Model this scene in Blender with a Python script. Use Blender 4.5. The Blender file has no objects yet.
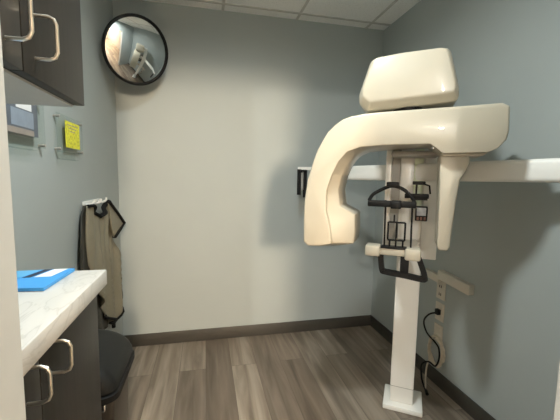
import bpy, bmesh, math, random
from mathutils import Vector, Matrix, noise
random.seed(7)
PI = math.pi
C = bpy.context.scene.collection
S = bpy.context.scene

# ------------------------------------------------------------------ materials
def principled(name):
    m = bpy.data.materials.new(name); m.use_nodes = True
    nt = m.node_tree
    return m, nt, nt.nodes['Principled BSDF']

def mat(name, col, rough=.5, metal=0., var=.04, scale=18., bump=0., bscale=120., coat=0., spec=.5):
    """procedural: colour broken up by noise, optional fine bump"""
    m, nt, b = principled(name)
    tc = nt.nodes.new('ShaderNodeTexCoord')
    n = nt.nodes.new('ShaderNodeTexNoise'); n.inputs['Scale'].default_value = scale; n.inputs['Detail'].default_value = 4
    nt.links.new(tc.outputs['Object'], n.inputs['Vector'])
    r = nt.nodes.new('ShaderNodeValToRGB')
    a = [max(0, c * (1 - var)) for c in col]; d = [min(1, c * (1 + var)) for c in col]
    r.color_ramp.elements[0].position = .35; r.color_ramp.elements[1].position = .65
    r.color_ramp.elements[0].color = (*a, 1); r.color_ramp.elements[1].color = (*d, 1)
    nt.links.new(n.outputs['Fac'], r.inputs['Fac']); nt.links.new(r.outputs['Color'], b.inputs['Base Color'])
    b.inputs['Roughness'].default_value = rough; b.inputs['Metallic'].default_value = metal
    b.inputs['Coat Weight'].default_value = coat; b.inputs['Specular IOR Level'].default_value = spec
    if bump:
        n2 = nt.nodes.new('ShaderNodeTexNoise'); n2.inputs['Scale'].default_value = bscale
        nt.links.new(tc.outputs['Object'], n2.inputs['Vector'])
        bp = nt.nodes.new('ShaderNodeBump'); bp.inputs['Strength'].default_value = bump; bp.inputs['Distance'].default_value = .002
        nt.links.new(n2.outputs['Fac'], bp.inputs['Height']); nt.links.new(bp.outputs['Normal'], b.inputs['Normal'])
    return m

def emis(name, col, strength):
    m, nt, b = principled(name)
    b.inputs['Base Color'].default_value = (*col, 1)
    b.inputs['Emission Color'].default_value = (*col, 1); b.inputs['Emission Strength'].default_value = strength
    return m

def floor_mat():
    m, nt, b = principled('vinyl_plank'); N = nt.nodes.new; Lk = nt.links.new
    tc = N('ShaderNodeTexCoord'); mp = N('ShaderNodeMapping'); mp.inputs['Rotation'].default_value = (0, 0, PI / 2)
    Lk(tc.outputs['Object'], mp.inputs['Vector'])
    br = N('ShaderNodeTexBrick'); br.offset = .37; br.offset_frequency = 2
    br.inputs['Color1'].default_value = (0, 0, 0, 1); br.inputs['Color2'].default_value = (1, 1, 1, 1)
    br.inputs['Mortar'].default_value = (.0, .0, .0, 1); br.inputs['Scale'].default_value = 1
    br.inputs['Mortar Size'].default_value = .0012; br.inputs['Mortar Smooth'].default_value = 0
    br.inputs['Brick Width'].default_value = 1.05; br.inputs['Row Height'].default_value = .165; br.inputs['Bias'].default_value = 0
    Lk(mp.outputs['Vector'], br.inputs['Vector'])
    ramp = N('ShaderNodeValToRGB'); e = ramp.color_ramp.elements
    e[0].position = 0; e[0].color = (.16, .128, .098, 1); e[1].position = 1; e[1].color = (.325, .278, .224, 1)
    k = e.new(.5); k.color = (.235, .195, .154, 1)
    Lk(br.outputs['Color'], ramp.inputs['Fac'])
    # long grain, offset by plank tone
    sc = N('ShaderNodeMapping'); sc.inputs['Scale'].default_value = (12, 1.0, 1)
    ad = N('ShaderNodeVectorMath'); ad.operation = 'MULTIPLY_ADD'
    Lk(br.outputs['Color'], ad.inputs[0]); ad.inputs[1].default_value = (7, 7, 7); Lk(tc.outputs['Object'], ad.inputs[2])
    Lk(ad.outputs['Vector'], sc.inputs['Vector'])
    g = N('ShaderNodeTexNoise'); g.inputs['Scale'].default_value = 1.6; g.inputs['Detail'].default_value = 7; g.inputs['Distortion'].default_value = .6
    Lk(sc.outputs['Vector'], g.inputs['Vector'])
    gr = N('ShaderNodeValToRGB'); gr.color_ramp.elements[0].position = .3; gr.color_ramp.elements[1].position = .7
    gr.color_ramp.elements[0].color = (.52, .49, .46, 1); gr.color_ramp.elements[1].color = (1.22, 1.22, 1.22, 1)
    Lk(g.outputs['Fac'], gr.inputs['Fac'])
    mx = N('ShaderNodeMix'); mx.data_type = 'RGBA'; mx.blend_type = 'MULTIPLY'; mx.inputs['Factor'].default_value = 1
    Lk(ramp.outputs['Color'], mx.inputs['A']); Lk(gr.outputs['Color'], mx.inputs['B'])
    mx2 = N('ShaderNodeMix'); mx2.data_type = 'RGBA'
    Lk(br.outputs['Fac'], mx2.inputs['Factor']); Lk(mx.outputs['Result'], mx2.inputs['A']); mx2.inputs['B'].default_value = (.10, .08, .06, 1)
    Lk(mx2.outputs['Result'], b.inputs['Base Color']); b.inputs['Roughness'].default_value = .42
    return m

def marble_mat():
    m, nt, b = principled('marble_laminate'); N = nt.nodes.new; Lk = nt.links.new
    tc = N('ShaderNodeTexCoord'); mp = N('ShaderNodeMapping'); mp.inputs['Rotation'].default_value = (0, 0, .5); mp.inputs['Scale'].default_value = (6, 2.2, 3)
    Lk(tc.outputs['Object'], mp.inputs['Vector'])
    w = N('ShaderNodeTexNoise'); w.inputs['Scale'].default_value = 2.4; w.inputs['Detail'].default_value = 6; w.inputs['Distortion'].default_value = 1.6
    Lk(mp.outputs['Vector'], w.inputs['Vector'])
    r = N('ShaderNodeValToRGB'); e = r.color_ramp.elements
    e[0].position = .40; e[0].color = (.66, .64, .60, 1); e[1].position = .62; e[1].color = (.64, .62, .58, 1)
    k = e.new(.50); k.color = (.54, .52, .48, 1); k = e.new(.47); k.color = (.64, .62, .58, 1); k = e.new(.53); k.color = (.63, .61, .57, 1)
    Lk(w.outputs['Fac'], r.inputs['Fac']); Lk(r.outputs['Color'], b.inputs['Base Color'])
    b.inputs['Roughness'].default_value = .3
    return m

def wood_mat():
    m, nt, b = principled('dark_wood_laminate'); N = nt.nodes.new; Lk = nt.links.new
    tc = N('ShaderNodeTexCoord'); mp = N('ShaderNodeMapping'); mp.inputs['Scale'].default_value = (40, 40, 2)
    Lk(tc.outputs['Object'], mp.inputs['Vector'])
    w = N('ShaderNodeTexNoise'); w.inputs['Scale'].default_value = 2; w.inputs['Detail'].default_value = 6; Lk(mp.outputs['Vector'], w.inputs['Vector'])
    r = N('ShaderNodeValToRGB'); e = r.color_ramp.elements
    e[0].position = .3; e[0].color = (.018, .0155, .0125, 1); e[1].position = .7; e[1].color = (.030, .026, .021, 1)
    Lk(w.outputs['Fac'], r.inputs['Fac']); Lk(r.outputs['Color'], b.inputs['Base Color']); b.inputs['Roughness'].default_value = .45
    return m

def ceil_mat():
    m, nt, b = principled('acoustic_tile'); N = nt.nodes.new; Lk = nt.links.new
    tc = N('ShaderNodeTexCoord')
    v = N('ShaderNodeTexNoise'); v.inputs['Scale'].default_value = 90; v.inputs['Detail'].default_value = 3; Lk(tc.outputs['Object'], v.inputs['Vector'])
    r = N('ShaderNodeValToRGB'); e = r.color_ramp.elements
    e[0].position = .32; e[0].color = (.84, .84, .82, 1); e[1].position = .5; e[1].color = (.93, .93, .91, 1)
    Lk(v.outputs['Fac'], r.inputs['Fac']); Lk(r.outputs['Color'], b.inputs['Base Color']); b.inputs['Roughness'].default_value = .9
    return m

def clear_mat():
    m = bpy.data.materials.new('clear_acrylic'); m.use_nodes = True; nt = m.node_tree; nt.nodes.clear(); N = nt.nodes.new
    o = N('ShaderNodeOutputMaterial'); mx = N('ShaderNodeMixShader'); t = N('ShaderNodeBsdfTransparent'); g = N('ShaderNodeBsdfGlossy'); pass
    t.inputs['Color'].default_value = (.93, .95, .94, 1); g.inputs['Roughness'].default_value = .05
    mx.inputs[0].default_value = .045; nt.links.new(t.outputs[0], mx.inputs[1]); nt.links.new(g.outputs[0], mx.inputs[2]); nt.links.new(mx.outputs[0], o.inputs[0])
    return m

def note_mat():
    """yellow paper with rows of small printed dark strokes"""
    m, nt, b = principled('yellow_paper'); N = nt.nodes.new; Lk = nt.links.new
    tc = N('ShaderNodeTexCoord'); mp = N('ShaderNodeMapping'); mp.inputs['Scale'].default_value = (1, 160, 75)
    Lk(tc.outputs['Object'], mp.inputs['Vector'])
    n = N('ShaderNodeTexNoise'); n.inputs['Scale'].default_value = 1; n.inputs['Detail'].default_value = 1; Lk(mp.outputs['Vector'], n.inputs['Vector'])
    r = N('ShaderNodeValToRGB'); e = r.color_ramp.elements
    e[0].position = .38; e[0].color = (.50, .47, .03, 1); e[1].position = .5; e[1].color = (.86, .83, .05, 1)
    Lk(n.outputs['Fac'], r.inputs['Fac']); Lk(r.outputs['Color'], b.inputs['Base Color']); b.inputs['Roughness'].default_value = .6
    return m

M = dict(
    wall=mat('wall_paint', (.39, .43, .425), .62, var=.015, scale=3, bump=.12, bscale=160),
    hall=mat('hall_paint', (.32, .30, .27), .7, var=.02, scale=3),
    trim=mat('cream_trim_paint', (.55, .565, .55), .4, var=.02),
    base=mat('dark_cove_base', (.050, .046, .038), .5, var=.08, scale=6),
    floor=floor_mat(), marble=marble_mat(), wood=wood_mat(), ceil=ceil_mat(), clear=clear_mat(), note=note_mat(),
    grid=mat('ceiling_grid_metal', (.58, .57, .54), .5, var=.02),
    shell=mat('ivory_plastic_shell', (.485, .442, .352), .30, var=.012, scale=4, coat=.25),
    white=mat('white_enamel', (.88, .87, .83), .32, var=.012, scale=5, coat=.2),
    greyp=mat('grey_plastic', (.36, .35, .32), .45, var=.03),
    paleg=mat('pale_green_panel', (.80, .86, .66), .4, var=.02),
    black=mat('black_plastic', (.006, .006, .006), .5, var=.1, spec=.25),
    rubber=mat('black_rubber', (.008, .008, .008), .7, var=.1, spec=.2),
    bin=mat('charcoal_bin_plastic', (.011, .0115, .011), .5, var=.06, spec=.3),
    binb=mat('dark_bin_body', (.035, .028, .022), .3, var=.1),
    chrome=mat('brushed_nickel', (.80, .76, .68), .28, metal=1, var=.03, scale=60),
    steel=mat('polished_steel', (.7, .7, .7), .15, metal=1, var=.02),
    mirror=mat('mirror_acrylic', (.93, .94, .93), .02, metal=1, var=.0),
    apron=mat('taupe_vinyl', (.255, .23, .165), .5, var=.05, scale=9, bump=.2, bscale=25),
    aprond=mat('dark_olive_vinyl', (.03, .028, .02), .6, var=.08),
    blue=mat('blue_card', (.055, .34, .78), .4, var=.06, scale=12),
    blueb=mat('pale_blue_card', (.12, .46, .80), .4, var=.05),
    navy=mat('navy_print', (.02, .03, .07), .45, var=.08),
    paper=mat('white_paper', (.82, .83, .83), .6, var=.02),
    print=mat('slate_print', (.10, .12, .15), .35, var=.08, scale=30),
    printb=mat('blue_grey_print', (.24, .29, .36), .4, var=.06, scale=40),
    printt=mat('taupe_print', (.30, .26, .23), .4, var=.06),
    plate=mat('ivory_outlet_plastic', (.62, .58, .50), .4, var=.02),
    cream=mat('cream_cable', (.62, .56, .46), .5, var=.05),
    screen=mat('grey_screen_glass', (.30, .33, .37), .15, var=.1, scale=60),
    rust=mat('brown_buttons', (.16, .07, .045), .5, var=.1),
    globec=emis('cool_globe', (1, .95, .86), 1000),
    globe=emis('warm_globe', (1, .80, .58), 262),
    diffc=emis('cool_lamp_diffuser', (.9, .96, 1), 4),
)

# ------------------------------------------------------------------ mesh helpers
def finish(name, bm, m, parent=None, smooth=True, auto=32):
    bmesh.ops.recalc_face_normals(bm, faces=bm.faces)
    me = bpy.data.meshes.new(name); bm.to_mesh(me); bm.free()
    ms = m if isinstance(m, (list, tuple)) else [m]
    for x in ms: me.materials.append(x)
    if smooth:
        for p in me.polygons: p.use_smooth = True
        me.set_sharp_from_angle(angle=math.radians(auto))
    o = bpy.data.objects.new(name, me); C.objects.link(o)
    if parent: o.parent = parent
    return o

def box(bm, x0, x1, y0, y1, z0, z1, bev=0., seg=2, mi=0):
    vs = [bm.verts.new((x, y, z)) for x in (x0, x1) for y in (y0, y1) for z in (z0, z1)]
    idx = [(0, 1, 3, 2), (4, 6, 7, 5), (0, 4, 5, 1), (2, 3, 7, 6), (0, 2, 6, 4), (1, 5, 7, 3)]
    fs = [bm.faces.new([vs[i] for i in q]) for q in idx]
    for f in fs: f.material_index = mi
    if bev:
        es = {e for f in fs for e in f.edges}
        bmesh.ops.bevel(bm, geom=list(es), offset=bev, segments=seg, affect='EDGES', profile=.5)

def bxo(name, dims, m, parent=None, bev=0.):
    bm = bmesh.new(); box(bm, *dims, bev=bev); return finish(name, bm, m, parent)

def loft(bm, secs, axis='y', bev=0., seg=3, ang=35):
    """secs: list of (depth, [(a,b)...]) with equal counts, capped both ends"""
    rings = []
    for d, pts in secs:
        if axis == 'y': rings.append([bm.verts.new((a, d, b)) for a, b in pts])
        elif axis == 'x': rings.append([bm.verts.new((d, a, b)) for a, b in pts])
        else: rings.append([bm.verts.new((a, b, d)) for a, b in pts])
    n = len(rings[0]); fs = []
    for r0, r1 in zip(rings, rings[1:]):
        for i in range(n):
            fs.append(bm.faces.new((r0[i], r0[(i + 1) % n], r1[(i + 1) % n], r1[i])))
    fs.append(bm.faces.new(rings[0])); fs.append(bm.faces.new(rings[-1]))
    bmesh.ops.recalc_face_normals(bm, faces=fs)
    if bev:
        es = [e for e in bm.edges if len(e.link_faces) == 2 and e.calc_face_angle(0) > math.radians(ang)]
        bmesh.ops.bevel(bm, geom=es, offset=bev, segments=seg, affect='EDGES', profile=.5, clamp_overlap=True)

def spline(pts, n=8, closed=False):
    P = [Vector(p) for p in pts]; out = []
    k = len(P)
    rng = range(k if closed else k - 1)
    for i in rng:
        p0 = P[(i - 1) % k] if closed or i > 0 else P[i]; p1 = P[i]; p2 = P[(i + 1) % k]
        p3 = P[(i + 2) % k] if closed or i + 2 < k else p2
        for j in range(n):
            t = j / n
            out.append(.5 * ((2 * p1) + (p2 - p0) * t + (2 * p0 - 5 * p1 + 4 * p2 - p3) * t * t + (-p0 + 3 * p1 - 3 * p2 + p3) * t ** 3))
    if not closed: out.append(P[-1])
    return out

def tube(bm, pts, r, seg=8, closed=False, square=False, up=None, flat=1.):
    P = [Vector(p) for p in pts]; n = len(P); rings = []
    ref = Vector(up) if up else None; prev = None
    for i in range(n):
        a = P[(i - 1) % n] if closed or i else P[i]; b = P[(i + 1) % n] if closed or i < n - 1 else P[i]
        t = (b - a).normalized()
        if ref: s = t.cross(ref)
        elif prev is None: s = t.cross(Vector((0, 0, 1)) if abs(t.z) < .9 else Vector((1, 0, 0)))
        else: s = prev - t * prev.dot(t)
        if s.length < 1e-6: s = t.orthogonal()
        s.normalize(); prev = s; q = t.cross(s)
        k = 4 if square else seg; off = PI / 4 if square else 0; rr = r * (1.414 if square else 1)
        rings.append([bm.verts.new(P[i] + s * rr * math.cos(off + 2 * PI * j / k) + q * rr * flat * math.sin(off + 2 * PI * j / k)) for j in range(k)])
    k = len(rings[0])
    m = n if closed else n - 1
    for i in range(m):
        A, B = rings[i], rings[(i + 1) % n]
        for j in range(k): bm.faces.new((A[j], A[(j + 1) % k], B[(j + 1) % k], B[j]))
    if not closed: bm.faces.new(rings[0]); bm.faces.new(rings[-1])

def lathe(bm, prof, seg=48, M4=None):
    """profile [(r, z)] about z; M4 places it"""
    M4 = M4 or Matrix(); rings = []
    for r, z in prof:
        if r < 1e-6: rings.append([bm.verts.new(M4 @ Vector((0, 0, z)))])
        else: rings.append([bm.verts.new(M4 @ Vector((r * math.cos(2 * PI * j / seg), r * math.sin(2 * PI * j / seg), z))) for j in range(seg)])
    for A, B in zip(rings, rings[1:]):
        for j in range(seg):
            k = (j + 1) % seg
            if len(A) == 1 and len(B) == 1: continue
            if len(A) == 1: bm.faces.new((A[0], B[j], B[k]))
            elif len(B) == 1: bm.faces.new((A[j], A[k], B[0]))
            else: bm.faces.new((A[j], A[k], B[k], B[j]))

def cyl(bm, a, b, r, seg=16): tube(bm, [a, b], r, seg)

def tag(o, label, cat, group=None):
    o['label'] = label; o['category'] = cat
    if group: o['group'] = group
    return o
def thing(name, label, cat, loc=(0, 0, 0), rz=0, group=None):
    o = bpy.data.objects.new(name, None); C.objects.link(o); o.empty_display_size = .05
    o.location = loc; o.rotation_euler = (0, 0, rz)
    return tag(o, label, cat, group)
def struct(o): o['kind'] = 'structure'; return o

# ------------------------------------------------------------------ the room
XL, XR, YF, YB, H = -.58, 1.375, .45, 2.491, 2.40
DX0, DX1, DZ = -.223, .636, 2.0          # doorway
HX0, HX1, HY = -2.4, 1.8, -5.6            # hallway
struct(bxo('floor', (HX0 - .1, HX1 + .1, HY - .1, YB + .1, -.08, 0), M['floor']))
ce = struct(bxo('ceiling', (HX0 - .1, HX1 + .1, HY - .1, YB + .1, H, H + .06), M['ceil']))
bm = bmesh.new()
for x in (-.404, .132, .668, 1.222): box(bm, x - .009, x + .009, YF + .002, YB, H - .004, H + .001)
for y in (.775, 1.315, 1.855, 2.392): box(bm, XL, XR, y - .009, y + .009, H - .005, H + .001)
finish('ceiling_grid', bm, M['grid'], ce)
struct(bxo('wall_back', (XL - .1, XR + .1, YB, YB + .1, 0, H), M['wall']))
struct(bxo('wall_left', (XL - .1, XL, YF, YB, 0, H), M['wall']))
struct(bxo('wall_right', (XR, XR + .1, YF, YB, 0, H), M['wall']))
bm = bmesh.new()
box(bm, HX0 - .1, DX0 - .015, YF - .12, YF, 0, H); box(bm, DX1 + .015, HX1 + .1, YF - .12, YF, 0, H); box(bm, DX0 - .015, DX1 + .015, YF - .12, YF, DZ + .015, H)
struct(finish('wall_front', bm, M['wall']))
bm = bmesh.new()   # door lining
box(bm, DX0 - .015, DX0, YF - .125, YF + .004, 0, DZ + .015); box(bm, DX1, DX1 + .015, YF - .125, YF + .004, 0, DZ + .015); box(bm, DX0, DX1, YF - .125, YF + .004, DZ, DZ + .015)
struct(finish('trim_1', bm, M['trim']))
bm = bmesh.new()   # hallway shell
box(bm, HX0 - .1, HX0, HY, YF - .12, 0, H); box(bm, HX1, HX1 + .1, HY, YF - .12, 0, H); box(bm, HX0 - .1, HX1 + .1, HY - .1, HY, 0, H)
struct(finish('wall_hall', bm, M['hall']))
def baseboard(name, dims): struct(bxo(name, dims, M['base'], bev=.003))
baseboard('baseboard_back', (XL, XR, YB - .008, YB, 0, .091))
baseboard('baseboard_right', (XR - .008, XR, YF, YB - .008, 0, .091))
baseboard('baseboard_left', (XL, XL + .008, .94, YB - .008, 0, .091))

# ------------------------------------------------------------------ panoramic x-ray machine
TH = math.radians(34); O = Vector((1.08, 1.55, 0))
unit = thing('panoramic_xray_machine', 'white floor-standing dental x-ray machine with curved ivory arm and long horizontal beam', 'x-ray machine', O, -TH)
Rz = Matrix.Rotation(TH, 4, 'Z')
def L3(p): return Rz @ (Vector(p) - O)     # room -> machine frame

bm = bmesh.new(); box(bm, -.108, .094, -.094, .10, 0, .028, bev=.006); finish('base_plate', bm, M['white'], unit)
bm = bmesh.new(); box(bm, -.075, .045, -.055, .055, .028, .92, bev=.008, seg=3)
col_ = finish('column', bm, M['white'], unit)
bm = bmesh.new(); box(bm, -.0755, .0455, -.0555, .0555, .118, .1205); finish('seam', bm, M['greyp'], col_)
# sliding carriage with its guide channels
bm = bmesh.new(); box(bm, -.150, .112, -.040, .058, .84, 1.60, bev=.008)
box(bm, -.150, -.121, -.072, -.036, .86, 1.52, bev=.004)
box(bm, .036, .112, -.060, -.036, .84, 1.36, bev=.004)
car = finish('carriage', bm, M['white'], unit)
bm = bmesh.new(); box(bm, -.076, -.014, -.066, -.036, .87, 1.50, bev=.003); finish('guide_panel', bm, M['white'], car)
bm = bmesh.new(); box(bm, -.012, .030, -.064, -.036, 1.10, 1.50, bev=.003); finish('guide_panel', bm, M['paleg'], car)
bm = bmesh.new(); box(bm, -.119, -.078, -.046, -.036, .87, 1.50); finish('guide_channel', bm, M['greyp'], car)
bm = bmesh.new()
box(bm, -.115, .085, -.26, -.045, 1.352, 1.374, bev=.005)
finish('support_bracket', bm, M['greyp'], unit)

F = [(-.473, .955), (-.474, 1.06), (-.472, 1.146), (-.460, 1.236), (-.434, 1.325), (-.396, 1.408), (-.341, 1.476), (-.279, 1.507), (-.158, 1.519), (.028, 1.523), (.164, 1.526), (.270, 1.529), (.294, 1.516),
     (.297, 1.43), (.292, 1.398), (.266, 1.366), (.238, 1.352), (.085, 1.350), (.055, 1.372), (.035, 1.386), (-.132, 1.384), (-.23, 1.378), (-.285, 1.358), (-.320, 1.318), (-.346, 1.262), (-.368, 1.195), (-.370, 1.105), (-.356, 1.06), (-.345, 1.0), (-.340, .958), (-.392, .940), (-.452, .936)]
Mi = list(F); Mi[20:32] = [(-.132, 1.380), (-.215, 1.372), (-.262, 1.350), (-.292, 1.312), (-.314, 1.258), (-.328, 1.195), (-.318, 1.122), (-.250, 1.088), (-.247, 1.010), (-.251, .956), (-.34, .939), (-.45, .933)]
Fi = [(x * .985 - .001, 1.22 + (z - 1.22) * .985) if i < 18 or i > 29 else (x, z) for i, (x, z) in enumerate(F)]
def shoulder(L, k=1):
    e = [(x * k - (.001 if k < 1 else 0), 1.22 + (z - 1.22) * k) for x, z in ((-.417, 1.370), (-.372, 1.447), (-.312, 1.496), (-.222, 1.516))]
    return L[:5] + [e[0]] + L[5:6] + [e[1]] + L[6:7] + [e[2]] + L[7:8] + [e[3]] + L[8:]
F, Mi, Fi = shoulder(F), shoulder(Mi), shoulder(Fi, .985)
bm = bmesh.new(); loft(bm, [(-.455, Fi), (-.438, F), (-.400, Mi), (-.225, Mi)], bev=.005, seg=2, ang=40)
arm = finish('rotating_arm', bm, M['shell'], unit, auto=38)
bm = bmesh.new(); loft(bm, [(-.428, [(.078, 1.352), (.240, 1.352), (.222, 1.340), (.086, 1.338)]), (-.25, [(.078, 1.352), (.240, 1.352), (.222, 1.340), (.086, 1.338)])], bev=.004)
finish('arm_underside_cap', bm, M['shell'], arm)
bm = bmesh.new(); cyl(bm, (.052, -.40, 1.370), (.052, -.40, 1.380), .010); finish('status_lens', bm, M['steel'], arm)

# head housing over the arm
Hd = [(-.216, 1.533), (.065, 1.550), (.124, 1.555), (.133, 1.575), (.131, 1.603), (.097, 1.738), (.088, 1.754), (.068, 1.761), (-.093, 1.757), (-.194, 1.748), (-.212, 1.735), (-.253, 1.606), (-.251, 1.566)]
cx, cz = -.06, 1.65
def inset(p, kx, kz, dz=0): return [(cx + (x - cx) * kx, cz + (z - cz) * kz + dz) for x, z in p]
bm = bmesh.new(); loft(bm, [(-.428, inset(Hd, .90, .82, .010)), (-.392, Hd), (-.16, Hd), (-.11, inset(Hd, .92, .9))], bev=.008, seg=3, ang=18)
head = finish('head_housing', bm, M['shell'], unit, auto=30)
bm = bmesh.new(); box(bm, -.0815, -.0795, -.4262, -.40, 1.565, 1.735); finish('seam', bm, M['greyp'], head)
bm = bmesh.new(); cyl(bm, (-.055, -.33, 1.515), (-.055, -.33, 1.56), .06, 32); finish('rotation_bearing', bm, M['black'], unit)
bm = bmesh.new(); box(bm, -.12, .06, -.14, .04, 1.585, 1.70, bev=.01); finish('head_mount', bm, M['white'], unit)

Se = [(.077, 1.345), (.182, 1.349), (.186, 1.314), (.172, 1.279), (.156, 1.247), (.147, 1.168), (.139, 1.046), (.135, .975), (.126, .960), (.094, .960), (.086, .975), (.084, 1.165)]
bm = bmesh.new(); loft(bm, [(-.41, [(.086 + (x - .086) * .95, z) for x, z in Se]), (-.395, Se), (-.25, Se)], bev=.007, seg=3, ang=45)
finish('sensor_housing', bm, M['shell'], unit)

# chin rest
bm = bmesh.new()
box(bm, -.205, -.138, -.365, -.29, .898, .948, bev=.010); box(bm, -.036, .031, -.365, -.29, .893, .947, bev=.010)
box(bm, -.145, -.03, -.350, -.305, .906, .938, bev=.006); box(bm, -.11, .02, -.31, -.035, .90, .936, bev=.008)
chin = finish('chin_rest', bm, M['shell'], unit)
bm = bmesh.new(); box(bm, -.138, -.004, -.356, -.306, .9375, .946, bev=.003); finish('rubber_pad', bm, M['black'], chin)
bm = bmesh.new()
for x in (-.124, -.012): cyl(bm, (x, -.33, .944), (x - .003, -.33, 1.152), .0042, 10)
finish('guide_rod', bm, M['black'], unit)
bm = bmesh.new()
loop = [(-.110, -.34, .976), (-.110, -.34, 1.056), (-.039, -.34, 1.056), (-.039, -.34, .976)]
for a, b in zip(loop, loop[1:] + loop[:1]): cyl(bm, a, b, .0042, 10)
for x in (-.101, -.075, -.046): cyl(bm, (x, -.34, .944), (x, -.34, .978), .004, 10)
cyl(bm, (-.075, -.34, .976), (-.075, -.34, 1.056), .0035, 10); cyl(bm, (-.086, -.34, 1.056), (-.086, -.34, 1.09), .0035, 10)
finish('bite_frame', bm, M['black'], unit)
bm = bmesh.new(); box(bm, -.204, .002, -.343, -.317, 1.122, 1.150, bev=.005); box(bm, -.105, -.06, -.352, -.31, 1.116, 1.152, bev=.006)
tb = finish('temple_bar', bm, M['black'], unit)
bm = bmesh.new(); tube(bm, spline([(-.199, -.33, 1.148), (-.186, -.33, 1.172), (-.166, -.33, 1.188), (-.124, -.33, 1.210), (-.098, -.33, 1.216), (-.072, -.33, 1.210), (-.046, -.33, 1.196), (-.022, -.33, 1.172), (-.006, -.33, 1.148)], 5), .0055, 8, flat=1.4)
box(bm, -.126, -.074, -.345, -.315, 1.212, 1.234, bev=.005)
finish('forehead_arch', bm, M['black'], unit)
bm = bmesh.new(); box(bm, -.05, .055, -.22, -.195, 1.158, 1.180, bev=.004); box(bm, -.018, .038, -.22, -.195, 1.222, 1.238, bev=.004)
tube(bm, [(.0, -.207, 1.176), (.0, -.207, 1.224)], .004); tube(bm, [(.03, -.207, 1.226), (.055, -.207, 1.218), (.06, -.207, 1.18)], .004)
box(bm, -.012, .05, -.21, -.055, 1.150, 1.166)
finish('rear_support', bm, M['black'], unit)
bm = bmesh.new(); box(bm, .000, .054, -.212, -.185, 1.052, 1.122, bev=.005); box(bm, .01, .045, -.19, -.05, 1.07, 1.10)
dsp = finish('control_display', bm, M['black'], unit)
bm = bmesh.new(); box(bm, .007, .047, -.2135, -.211, 1.078, 1.116); finish('screen', bm, M['screen'], dsp)
bm = bmesh.new()
for x in (.008, .023, .038): box(bm, x, x + .009, -.2145, -.211, 1.057, 1.072)
finish('button_row', bm, M['rust'], dsp)
bm = bmesh.new()
yh = -.335
tube(bm, spline([(-.136, yh, .902), (-.134, yh, .87), (-.128, yh, .836), (-.116, yh, .828), (-.03, yh, .820), (.044, yh, .812), (.052, yh, .822), (.040, yh, .86), (.024, yh, .902)], 4), .0115, 4, square=True)
box(bm, -.052, -.016, yh - .008, yh + .02, .815, .905, bev=.004)
finish('patient_handle', bm, M['black'], unit)

# long cephalometric beam
A = Vector((1.302, .815, 1.289)); B = Vector((.842, 2.15, 1.277))
d = (B - A).normalized(); s = Vector((d.y, -d.x, 0)).normalized(); up = Vector((0, 0, 1))
bm = bmesh.new()
prof = [(.026 * math.copysign(abs(math.cos(a)) ** .55, math.cos(a)), .0445 * math.copysign(abs(math.sin(a)) ** .45, math.sin(a))) for a in [2 * PI * k / 24 for k in range(24)]]
rings = [[bm.verts.new(L3(P + s * x + up * z)) for x, z in prof] for P in (A, A.lerp(B, .5), B)]
for r0, r1 in zip(rings, rings[1:]):
    for i in range(24): bm.faces.new((r0[i], r0[(i + 1) % 24], r1[(i + 1) % 24], r1[i]))
bm.faces.new(rings[0]); bm.faces.new(rings[-1])
ceph = finish('beam_arm', bm, M['white'], unit)
bm = bmesh.new()
q = L3(A.lerp(B, .5)); box(bm, -.06, .05, .05, max(.10, q.y - .02), 1.245, 1.325, bev=.006); finish('beam_mount', bm, M['white'], unit)
E2 = Vector((.670, 2.325, 1.277))
bm = bmesh.new()
tube(bm, [L3(B + up * .033 - d * .02), L3(E2 + up * .033)], .030, square=True, up=(0, 0, 1), flat=.33)
finish('beam_end_plate', bm, M['white'], ceph)
bm = bmesh.new()
e0 = E2 - d * .03
for k in (-.026, .026): tube(bm, [L3(e0 + s * k + up * .026), L3(e0 + s * k - up * (.155 if k < 0 else .175))], .011, square=True)
tube(bm, [L3(e0 - s * .036 + up * .014), L3(e0 + s * .036 + up * .014)], .011, square=True)
finish('ear_rod_holder', bm, M['black'], ceph)
bm = bmesh.new(); tube(bm, [L3(e0 + up * .01), L3(e0 - up * .12)], .009, square=True); finish('nose_guide', bm, M['greyp'], ceph)

# ------------------------------------------------------------------ convex mirror
mc = Vector((-.382, 2.185, 1.972)); tgt = Vector((.66, .62, 1.3))
n = (tgt - mc).normalized(); Q = n.to_track_quat('Z', 'Y').to_matrix().to_4x4(); Q.translation = mc
mir = thing('convex_mirror', 'round convex safety mirror with black rim high in the back left corner', 'mirror', mc)
T = Matrix.Translation(-mc) @ Q
R_ = .182; bm = bmesh.new(); sag = .031; rad = (R_ * R_ + sag * sag) / (2 * sag)
lathe(bm, [(0, sag)] + [(R_ * k / 20, math.sqrt(rad ** 2 - (R_ * k / 20) ** 2) - (rad - sag)) for k in range(1, 21)], 64, T)
finish('mirror_dome', bm, M['mirror'], mir, auto=60)
bm = bmesh.new(); lathe(bm, [(R_ - .004, .004), (R_, .010), (R_ + .008, .008), (R_ + .012, 0), (R_ + .011, -.012), (R_ - .004, -.022), (.10, -.035), (0, -.037)], 64, T)
finish('rim', bm, M['black'], mir)
bm = bmesh.new(); back = Q @ Vector((0, 0, -.035)) - mc; wp = Vector((-.50, YB - .006, 1.99)) - mc
tube(bm, [back, wp], .011, 12); box(bm, wp.x - .04, wp.x + .04, wp.y - .004, wp.y + .006, wp.z - .04, wp.z + .04, bev=.003)
finish('wall_bracket', bm, M['greyp'], mir)

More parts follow.
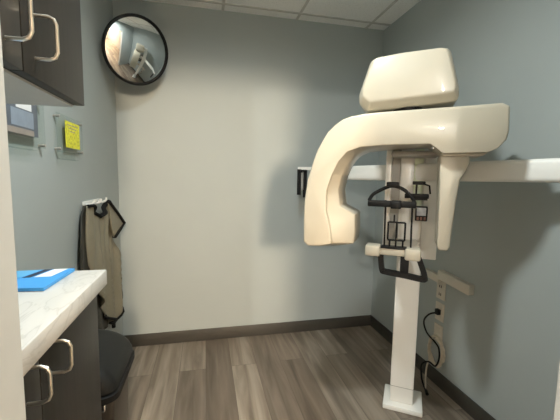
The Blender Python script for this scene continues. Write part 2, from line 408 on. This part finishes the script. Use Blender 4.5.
# ------------------------------------------------------------------ cabinets
def u_handle(parent, x, y, z0, z1, out):
    """bow handle: legs leave the door, bar stands in front"""
    bm = bmesh.new(); r = .012
    pts = [(x, y, z1), (x + out - r, y, z1), (x + out - r * .3, y, z1 - r * .3), (x + out, y, z1 - r), (x + out, y, z0 + r), (x + out - r * .3, y, z0 + r * .3), (x + out - r, y, z0), (x, y, z0)]
    tube(bm, pts, .0030, 10, up=(0, 1, 0))
    return finish('handle', bm, M['chrome'], parent)
def cabinet(label, xf, y0, y1, z0, z1, seam, hz, ya, yb, bar, gap):
    t = thing('upper_cabinet' if z0 > 1.2 else 'base_cabinet', label, 'cabinet', (0, 0, 0))
    bm = bmesh.new(); box(bm, XL + .002, xf - .02, y0, y1, z0, z1, bev=.0015); finish('body', bm, M['wood'] if z0 < 1.2 else [M['wood']], t)
    for a, b, hy in ((y0 + .002, seam - .0015, ya), (seam + .0015, y1, yb)):
        bm = bmesh.new(); box(bm, xf - .0195, xf, a, b, z0 + gap, z1 - .003, bev=.001); dd = finish('door', bm, M['wood'], t)
        u_handle(dd, xf - .001, hy, hz[0], hz[1], bar)
    return t
up_ = cabinet('dark brown wall cabinet with two nickel handles hung above the marble counter', -.270, YF + .005, .872, 1.405, H - .002, .604, (1.437, 1.505), .560, .646, .034, .0)
bm = bmesh.new(); box(bm, XL + .004, -.292, YF + .007, .868, 1.4005, 1.4052); finish('underside_panel', bm, M['trim'], up_)
lo = cabinet('dark brown base cabinet with two nickel handles under the marble counter', -.270, YF + .005, .905, .0, .9625, .600, (.893, .952), .556, .640, .034, .08)
ct = bxo('countertop', (XL + .001, -.250, YF + .005, .925, .963, 1.003), M['marble'], bev=.003)
tag(ct, 'white marble-veined countertop on the dark base cabinet', 'countertop')

# booklet on the counter
zc = 1.003
bk = thing('folder', 'bright blue folder with white label and dark stripe lying on the marble counter', 'folder', (-.40, .85, zc + .001))
def poly_slab(name, pts, z0, z1, m, parent, org):
    bm = bmesh.new(); loft(bm, [(z0, [(x - org[0], y - org[1]) for x, y in pts]), (z1, [(x - org[0], y - org[1]) for x, y in pts])], axis='z'); return finish(name, bm, m, parent)
og = (-.40, .85)
poly_slab('cover', [(-.52, .912), (-.322, .917), (-.330, .768), (-.52, .786)], 0, .007, M['blue'], bk, og)
poly_slab('label_panel', [(-.366, .914), (-.336, .914), (-.349, .850), (-.384, .850)], .0072, .0078, M['paper'], bk, og)
poly_slab('stripe', [(-.388, .914), (-.372, .914), (-.391, .850), (-.407, .850)], .0072, .0078, M['navy'], bk, og)
poly_slab('pale_panel', [(-.50, .910), (-.392, .912), (-.412, .850), (-.50, .850)], .0072, .0076, M['blueb'], bk, og)
bm = bmesh.new(); box(bm, -.01, .006, -.088, -.062, .0, .016, bev=.002); c_ = finish('clip', bm, M['black'], bk); c_.location.x = .008

# ------------------------------------------------------------------ acrylic holders on the left wall
def holder(label, y0, y1, z0, z1):
    t = thing('sign_holder', label, 'sign holder', (XL, (y0 + y1) / 2, (z0 + z1) / 2), 0, 'clear sign holders on the left wall')
    a, b = (y1 - y0) / 2, (z1 - z0) / 2
    bm = bmesh.new(); box(bm, .014, .018, -a, a, -b, b); finish('acrylic_panel', bm, M['clear'], t)
    for sy in (-1, 1):
        for sz in (-1, 1):
            bm = bmesh.new(); y, z = sy * (a - .014), sz * (b - .012); cyl(bm, (.0, y, z), (.023, y, z), .0055, 12); finish('standoff', bm, M['greyp'], t)
    return t, a, b
t1, a, b = holder('clear wall-mounted sign holder with a dark printed sheet, nearest the cabinet', 1.10, 1.385, 1.335, 1.505)
bm = bmesh.new(); box(bm, .0190, .0202, -.14, .085, -.050, .078); pr = finish('printed_sheet', bm, M['print'], t1)
for nm, dims, mm in (('white_block', (.0202, .0208, -.050, .045, .030, .070), 'paper'), ('grey_block', (.0202, .0208, -.080, .055, -.026, .026), 'printb'), ('caption_strip', (.0202, .0208, -.14, .055, -.050, -.032), 'printt')):
    bxo(nm, dims, M[mm], pr)
bm = bmesh.new(); box(bm, .010, .013, -.15, .06, -.095, -.058); box(bm, .010, .026, -.15, .06, -.097, -.094); finish('ledge', bm, M['clear'], t1)
t2, a, b = holder('clear wall-mounted sign holder with a bright yellow notice, nearer the apron', 1.492, 1.768, 1.335, 1.488)
bm = bmesh.new(); box(bm, .019, .0205, -.065, .092, -.054, .056); nt_ = finish('yellow_notice', bm, M['note'], t2)
bm = bmesh.new()
for k in range(3): box(bm, .0205, .0208, -.045 + .012 * k, .070 - .016 * k, .040 - .013 * k, .0435 - .013 * k)
finish('printed_lines', bm, M['printt'], nt_)
bm = bmesh.new(); box(bm, .010, .013, -.13, .05, -.105, -.072); box(bm, .010, .026, -.13, .05, -.107, -.104); finish('ledge', bm, M['clear'], t2)

# ------------------------------------------------------------------ lead apron on its hook
hk = thing('wall_hook', 'small white hook rail on the left wall holding the apron', 'hook', (XL, 1.90, 1.10))
bm = bmesh.new(); box(bm, .0005, .010, -.125, .125, -.006, .014, bev=.003); finish('backplate', bm, M['white'], hk)
for y in (-.10, .0, .10):
    bm = bmesh.new(); tube(bm, spline([(.008, y, .0), (.03, y, -.004), (.046, y, .004), (.05, y, .020)], 4), .006, 8); finish('hook', bm, M['white'], hk)
ap = thing('lead_apron', 'taupe lead apron with black edging hanging from the white wall hook', 'apron', (XL, 1.95, 1.10))
def X_(y, z, k=1): return .040 - .022 * math.exp(-((y - 2.03 - (1.09 - z) * .10) / .028) ** 2) * min(1, max(0, (1.02 - z) * 6)) + k * (.016 * math.sin(y * 34 + z * 2.2) * min(1, (1.12 - z) * 3) + .010 * math.sin(y * 71 + 1))
def lerp_tab(tab, z):
    for (z1, *v1), (z0, *v0) in zip(tab, tab[1:]):
        if z <= z1 and z >= z0:
            t = (z1 - z) / (z1 - z0); return [p + (q - p) * t for p, q in zip(v1, v0)]
    return list(tab[-1][1:])
tab = [(1.095, 1.745, 2.05), (1.065, 1.742, 2.085), (.932, 1.741, 2.13), (.876, 1.747, 2.162), (.805, 1.755, 2.195), (.65, 1.815, 2.264), (.526, 1.91, 2.332), (.443, 1.985, 2.305), (.378, 2.075, 2.232), (.325, 2.15, 2.175)]
bm = bmesh.new(); NR, NC = 48, 22; g = []
for i in range(NR + 1):
    z = 1.095 + (.325 - 1.095) * i / NR; l, r = lerp_tab(tab, z); row = []
    for j in range(NC + 1):
        u = j / NC; y = l + (r - l) * u
        dip = .070 * math.sin(PI * min(1, max(0, (y - 1.78) / .25))) * max(0, 1 - i / 5)
        row.append(bm.verts.new((X_(y, z), y - 1.95, z - dip - 1.10)))
    g.append(row)
for i in range(NR):
    for j in range(NC): bm.faces.new((g[i][j], g[i][j + 1], g[i + 1][j + 1], g[i + 1][j]))
edgeR = [v.co.copy() for v in (row[-1] for row in g)]; edgeB = [v.co.copy() for v in g[-1]]; edgeT = [v.co.copy() for v in g[0]]
edgeL = [row[0].co.copy() for row in g]
body = finish('apron_body', bm, M['apron'], ap, auto=180)
sm = body.modifiers.new('thickness', 'SOLIDIFY'); sm.thickness = .006
bm = bmesh.new(); tube(bm, [p + Vector((.004, 0, 0)) for p in edgeT], .013, 8, flat=.6); finish('neck_binding', bm, M['rubber'], ap)
bm = bmesh.new(); tube(bm, [p + Vector((.003, 0, 0)) for p in edgeR[30:]], .008, 8); tube(bm, [p + Vector((.003, 0, 0)) for p in edgeB], .008, 8); tube(bm, [p + Vector((.003, 0, 0)) for p in edgeL[40:]], .008, 8)
tube(bm, [edgeB[-1], edgeB[-1] + Vector((.0, .0, -.03))], .012, 8)
finish('hem_binding', bm, M['rubber'], ap)
bm = bmesh.new()  # shoulder flap
fl = [(2.01, 1.095), (2.16, 1.020), (2.305, .937), (2.21, .908), (2.10, .880), (2.06, .95)]
rings = [[bm.verts.new((.052 + dx + .03 * max(0, y - 2.05), y - 1.95, z - 1.10)) for y, z in fl] for dx in (0, .006)]
for i in range(6): bm.faces.new((rings[0][i], rings[0][(i + 1) % 6], rings[1][(i + 1) % 6], rings[1][i]))
bm.faces.new(rings[0]); bm.faces.new(rings[1]); finish('shoulder_flap', bm, M['apron'], ap)
bm = bmesh.new(); tube(bm, [(.058 + .03 * max(0, y - 2.05), y - 1.95, z - 1.10) for y, z in fl[:5]], .015, 8, flat=.5); finish('shoulder_binding', bm, M['rubber'], ap)
bm = bmesh.new(); NR2 = 30   # dark inner panel hanging behind
tab2 = [(1.095, 1.75, 1.86), (1.012, 1.69, 1.86), (.924, 1.663, 1.86), (.81, 1.648, 1.86), (.62, 1.70, 1.95), (.50, 1.78, 2.02), (.43, 1.86, 2.04), (.365, 1.95, 2.03)]
g = []
for i in range(NR2 + 1):
    z = 1.095 + (.365 - 1.095) * i / NR2; l, r = lerp_tab(tab2, z)
    g.append([bm.verts.new((.016 + .006 * math.sin((l + (r - l) * j / 8) * 50), l + (r - l) * j / 8 - 1.95, z - 1.10)) for j in range(9)])
for i in range(NR2):
    for j in range(8): bm.faces.new((g[i][j], g[i][j + 1], g[i + 1][j + 1], g[i + 1][j]))
pn = finish('inner_panel', bm, M['aprond'], ap, auto=180); sm = pn.modifiers.new('thickness', 'SOLIDIFY'); sm.thickness = .006

# ------------------------------------------------------------------ bin
bn = thing('trash_bin', 'black step bin with domed lid on the floor behind the base cabinet', 'bin', (-.418, 1.27, 0))
def rrect(x0, x1, y0, y1, r, n=5):
    out = []
    for (cx_, cy_, a0) in ((x1 - r, y1 - r, 0), (x0 + r, y1 - r, PI / 2), (x0 + r, y0 + r, PI), (x1 - r, y0 + r, 1.5 * PI)):
        for k in range(n + 1): out.append((cx_ + r * math.cos(a0 + k * PI / 2 / n), cy_ + r * math.sin(a0 + k * PI / 2 / n)))
    return out
bm = bmesh.new(); loft(bm, [(0, rrect(-.13, .088, -.10, .17, .04)), (.49, rrect(-.14, .106, -.118, .188, .045))], axis='z'); finish('bin_body', bm, M['binb'], bn)
bm = bmesh.new(); loft(bm, [(.480, rrect(-.146, .116, -.124, .196, .05)), (.484, rrect(-.152, .126, -.134, .206, .05)), (.505, rrect(-.152, .126, -.134, .206, .05)), (.510, rrect(-.146, .117, -.124, .196, .05))], axis='z'); finish('rim', bm, M['black'], bn)
bm = bmesh.new(); secs = []
for k in range(9):
    t = k / 8; a = t * PI / 2
    xr = -.06 + .180 * math.cos(a * .98); zz = .514 + .112 * math.sin(a); ins = .03 * (1 - math.cos(a)) * 1.6
    secs.append((zz, rrect(-.146 + ins * .3, xr, -.128 + ins, .200 - ins, .045 * (1 - .3 * t))))
loft(bm, secs, axis='z'); finish('lid', bm, M['bin'], bn, auto=50)
bm = bmesh.new(); box(bm, .06, .088, -.128, -.108, .455, .480, bev=.004); finish('latch', bm, M['steel'], bn)

# ------------------------------------------------------------------ right wall services
def outlet(label, y, z, sockets):
    t = thing('wall_outlet', label, 'outlet', (XR, y, z), 0, 'outlet plates on the right wall')
    bm = bmesh.new(); box(bm, -.007, -.0005, -.036, .036, -.055, .055, bev=.002); pl = finish('cover_plate', bm, M['plate'], t)
    for dz in (-.024, .024):
        bm = bmesh.new(); box(bm, -.0095, -.006, -.017, .017, dz - .014, dz + .014, bev=.002); so = finish('socket', bm, M['plate'], t)
        if sockets:
            bm = bmesh.new()
            for dy in (-.007, .007): box(bm, -.0102, -.009, dy - .003, dy + .003, dz - .008, dz + .008)
            finish('slots', bm, M['black'], so)
    return t
outlet('ivory wall outlet with dark slots, topmost of the three below the rail', 1.668, .590, True)
outlet('ivory wall outlet with the black cord plugged in, middle of the three plates', 1.667, .458, False)
outlet('blank ivory wall plate, lowest of the three just above the coiled cable', 1.668, .322, False)
rl = thing('wall_rail', 'ivory horizontal mounting rail on the right wall above the outlets', 'rail', (XR, 1.57, .682)); rl.rotation_euler.x = math.radians(4)
bm = bmesh.new(); box(bm, -.036, -.0005, -.145, .10, -.027, .028, bev=.004); finish('rail_cover', bm, M['plate'], rl)
bm = bmesh.new(); box(bm, -.030, -.0005, .095, .24, -.054, -.008, bev=.004); finish('rail_end', bm, M['plate'], rl)
pc = thing('power_cord', 'black power cord looping from the middle outlet down the right wall', 'cord', (XR, 1.66, .45))
bm = bmesh.new(); box(bm, -.034, -.0105, -.012, .016, -.006, .028, bev=.004); finish('plug', bm, M['black'], pc)
def rel(p, o): return [Vector(q) - Vector(o) for q in p]
bm = bmesh.new()
pts = [(1.350, 1.664, .455), (1.325, 1.700, .432), (1.318, 1.735, .375), (1.325, 1.712, .312), (1.33, 1.645, .286), (1.325, 1.60, .268), (1.32, 1.585, .215), (1.32, 1.612, .152), (1.325, 1.68, .14), (1.31, 1.72, .10), (1.30, 1.70, .03), (1.285, 1.66, .0065), (1.26, 1.60, .0065)]
tube(bm, rel(spline(pts, 8), (XR, 1.66, .45)), .005, 8); finish('cable', bm, M['black'], pc)
bm = bmesh.new(); cyl(bm, Vector((1.262, 1.604, .010)) - Vector((XR, 1.66, .45)), Vector((1.248, 1.575, .010)) - Vector((XR, 1.66, .45)), .009, 12); finish('connector', bm, M['black'], pc)
cc = thing('coiled_cable', 'cream cable coiled in a ring above the baseboard behind the column', 'cable', (XR, 1.66, .215))
bm = bmesh.new(); pts = []
for k in range(96):
    a = 2 * PI * k / 16; w = 1 + .10 * math.sin(k * 1.7)
    pts.append((-.010 - .0035 * (k // 16), .062 * w * math.cos(a), .088 * w * math.sin(a)))
tube(bm, pts, .0048, 6); finish('coil', bm, M['cream'], cc)
bm = bmesh.new(); tube(bm, spline([(-.025, .04, -.06), (-.04, .045, -.12), (-.055, .03, -.19), (-.075, .0, -.209), (-.10, -.03, -.210)], 6), .005, 8); finish('cable_tail', bm, M['cream'], cc)
bm = bmesh.new(); tube(bm, [(-.0005, 0, .086), (-.05, 0, .084)], .004, 8); finish('hanger_pin', bm, M['greyp'], cc)

# ------------------------------------------------------------------ lamps
def lamp(label, x, y, w, dth, col, power, mdiff, spread=180):
    t = thing('ceiling_light', label, 'ceiling light', (x, y, H))
    bm = bmesh.new()
    for dims in ((-w / 2 - .02, w / 2 + .02, -dth / 2 - .02, -dth / 2), (-w / 2 - .02, w / 2 + .02, dth / 2, dth / 2 + .02), (-w / 2 - .02, -w / 2, -dth / 2, dth / 2), (w / 2, w / 2 + .02, -dth / 2, dth / 2)):
        box(bm, *dims, -.018, -.0005)
    finish('frame', bm, M['white'], t)
    bm = bmesh.new(); box(bm, -w / 2, w / 2, -dth / 2, dth / 2, -.010, -.004); finish('diffuser', bm, mdiff, t)
    ld = bpy.data.lights.new('ceiling_lamp', 'AREA'); ld.shape = 'RECTANGLE'; ld.size = w; ld.size_y = dth; ld.energy = power; ld.color = col; ld.spread = math.radians(spread)
    lo_ = bpy.data.objects.new('ceiling_lamp', ld); C.objects.link(lo_); lo_.parent = t; lo_.location = (0, 0, -.014)
    return t
COOL = (.91, .97, .95)
LAX, LAZ, LAR = .55, 2.10, .30
LCX, LCY, LCZ = -1.35, -3.9, 2.2
def pendant(label, x, y, z, r, m):
    pd = thing('pendant_lamp', label, 'lamp', (x, y, H))
    bm = bmesh.new(); tube(bm, [(0, 0, -.001), (0, 0, z + r * .9 - H)], .006, 8); box(bm, -.05, .05, -.05, .05, -.02, -.0005, bev=.004); finish('stem', bm, M['white'], pd)
    bm = bmesh.new(); bmesh.ops.create_uvsphere(bm, u_segments=24, v_segments=16, radius=r, matrix=Matrix.Translation((0, 0, z - H))); finish('globe', bm, m, pd, auto=180)
pendant('large warm glowing globe lamp far down the hallway', LAX, -3.9, LAZ, LAR, M['globe'])
pendant('small cool white globe lamp on the left side of the hallway', LCX, LCY, LCZ, .08, M['globec'])
lamp('cool recessed ceiling light inside the room above the doorway', .14, .85, .14, .14, COOL, 27, M['diffc'], 170)
w = bpy.data.worlds.new('World'); S.world = w; w.use_nodes = True
w.node_tree.nodes['Background'].inputs['Color'].default_value = (.5, .55, .6, 1); w.node_tree.nodes['Background'].inputs['Strength'].default_value = .0

# ------------------------------------------------------------------ camera
f_px, yaw, pitch, roll = 332.997, 0.223161, 0.100200, 0.0156987
fw = Vector((math.sin(yaw) * math.cos(pitch), math.cos(yaw) * math.cos(pitch), -math.sin(pitch)))
r0 = Vector((math.cos(yaw), -math.sin(yaw), 0)); u0 = r0.cross(fw)
rr = math.cos(roll) * r0 + math.sin(roll) * u0; uu = -math.sin(roll) * r0 + math.cos(roll) * u0
cd = bpy.data.cameras.new('camera'); cam = bpy.data.objects.new('camera', cd); C.objects.link(cam)
cd.sensor_width = 36; cd.sensor_fit = 'HORIZONTAL'; cd.lens = f_px / 560 * 36; cd.clip_start = .01
Mx = Matrix((rr, uu, -fw)).transposed().to_4x4(); Mx.translation = (0, 0, 1.25); cam.matrix_world = Mx
S.camera = cam
S.view_settings.view_transform = 'Standard'; S.view_settings.look = 'None'; S.view_settings.gamma = 1; S.view_settings.use_curve_mapping = False
S.view_settings.exposure = 0.0
S.cycles.max_bounces = 10; S.cycles.diffuse_bounces = 6
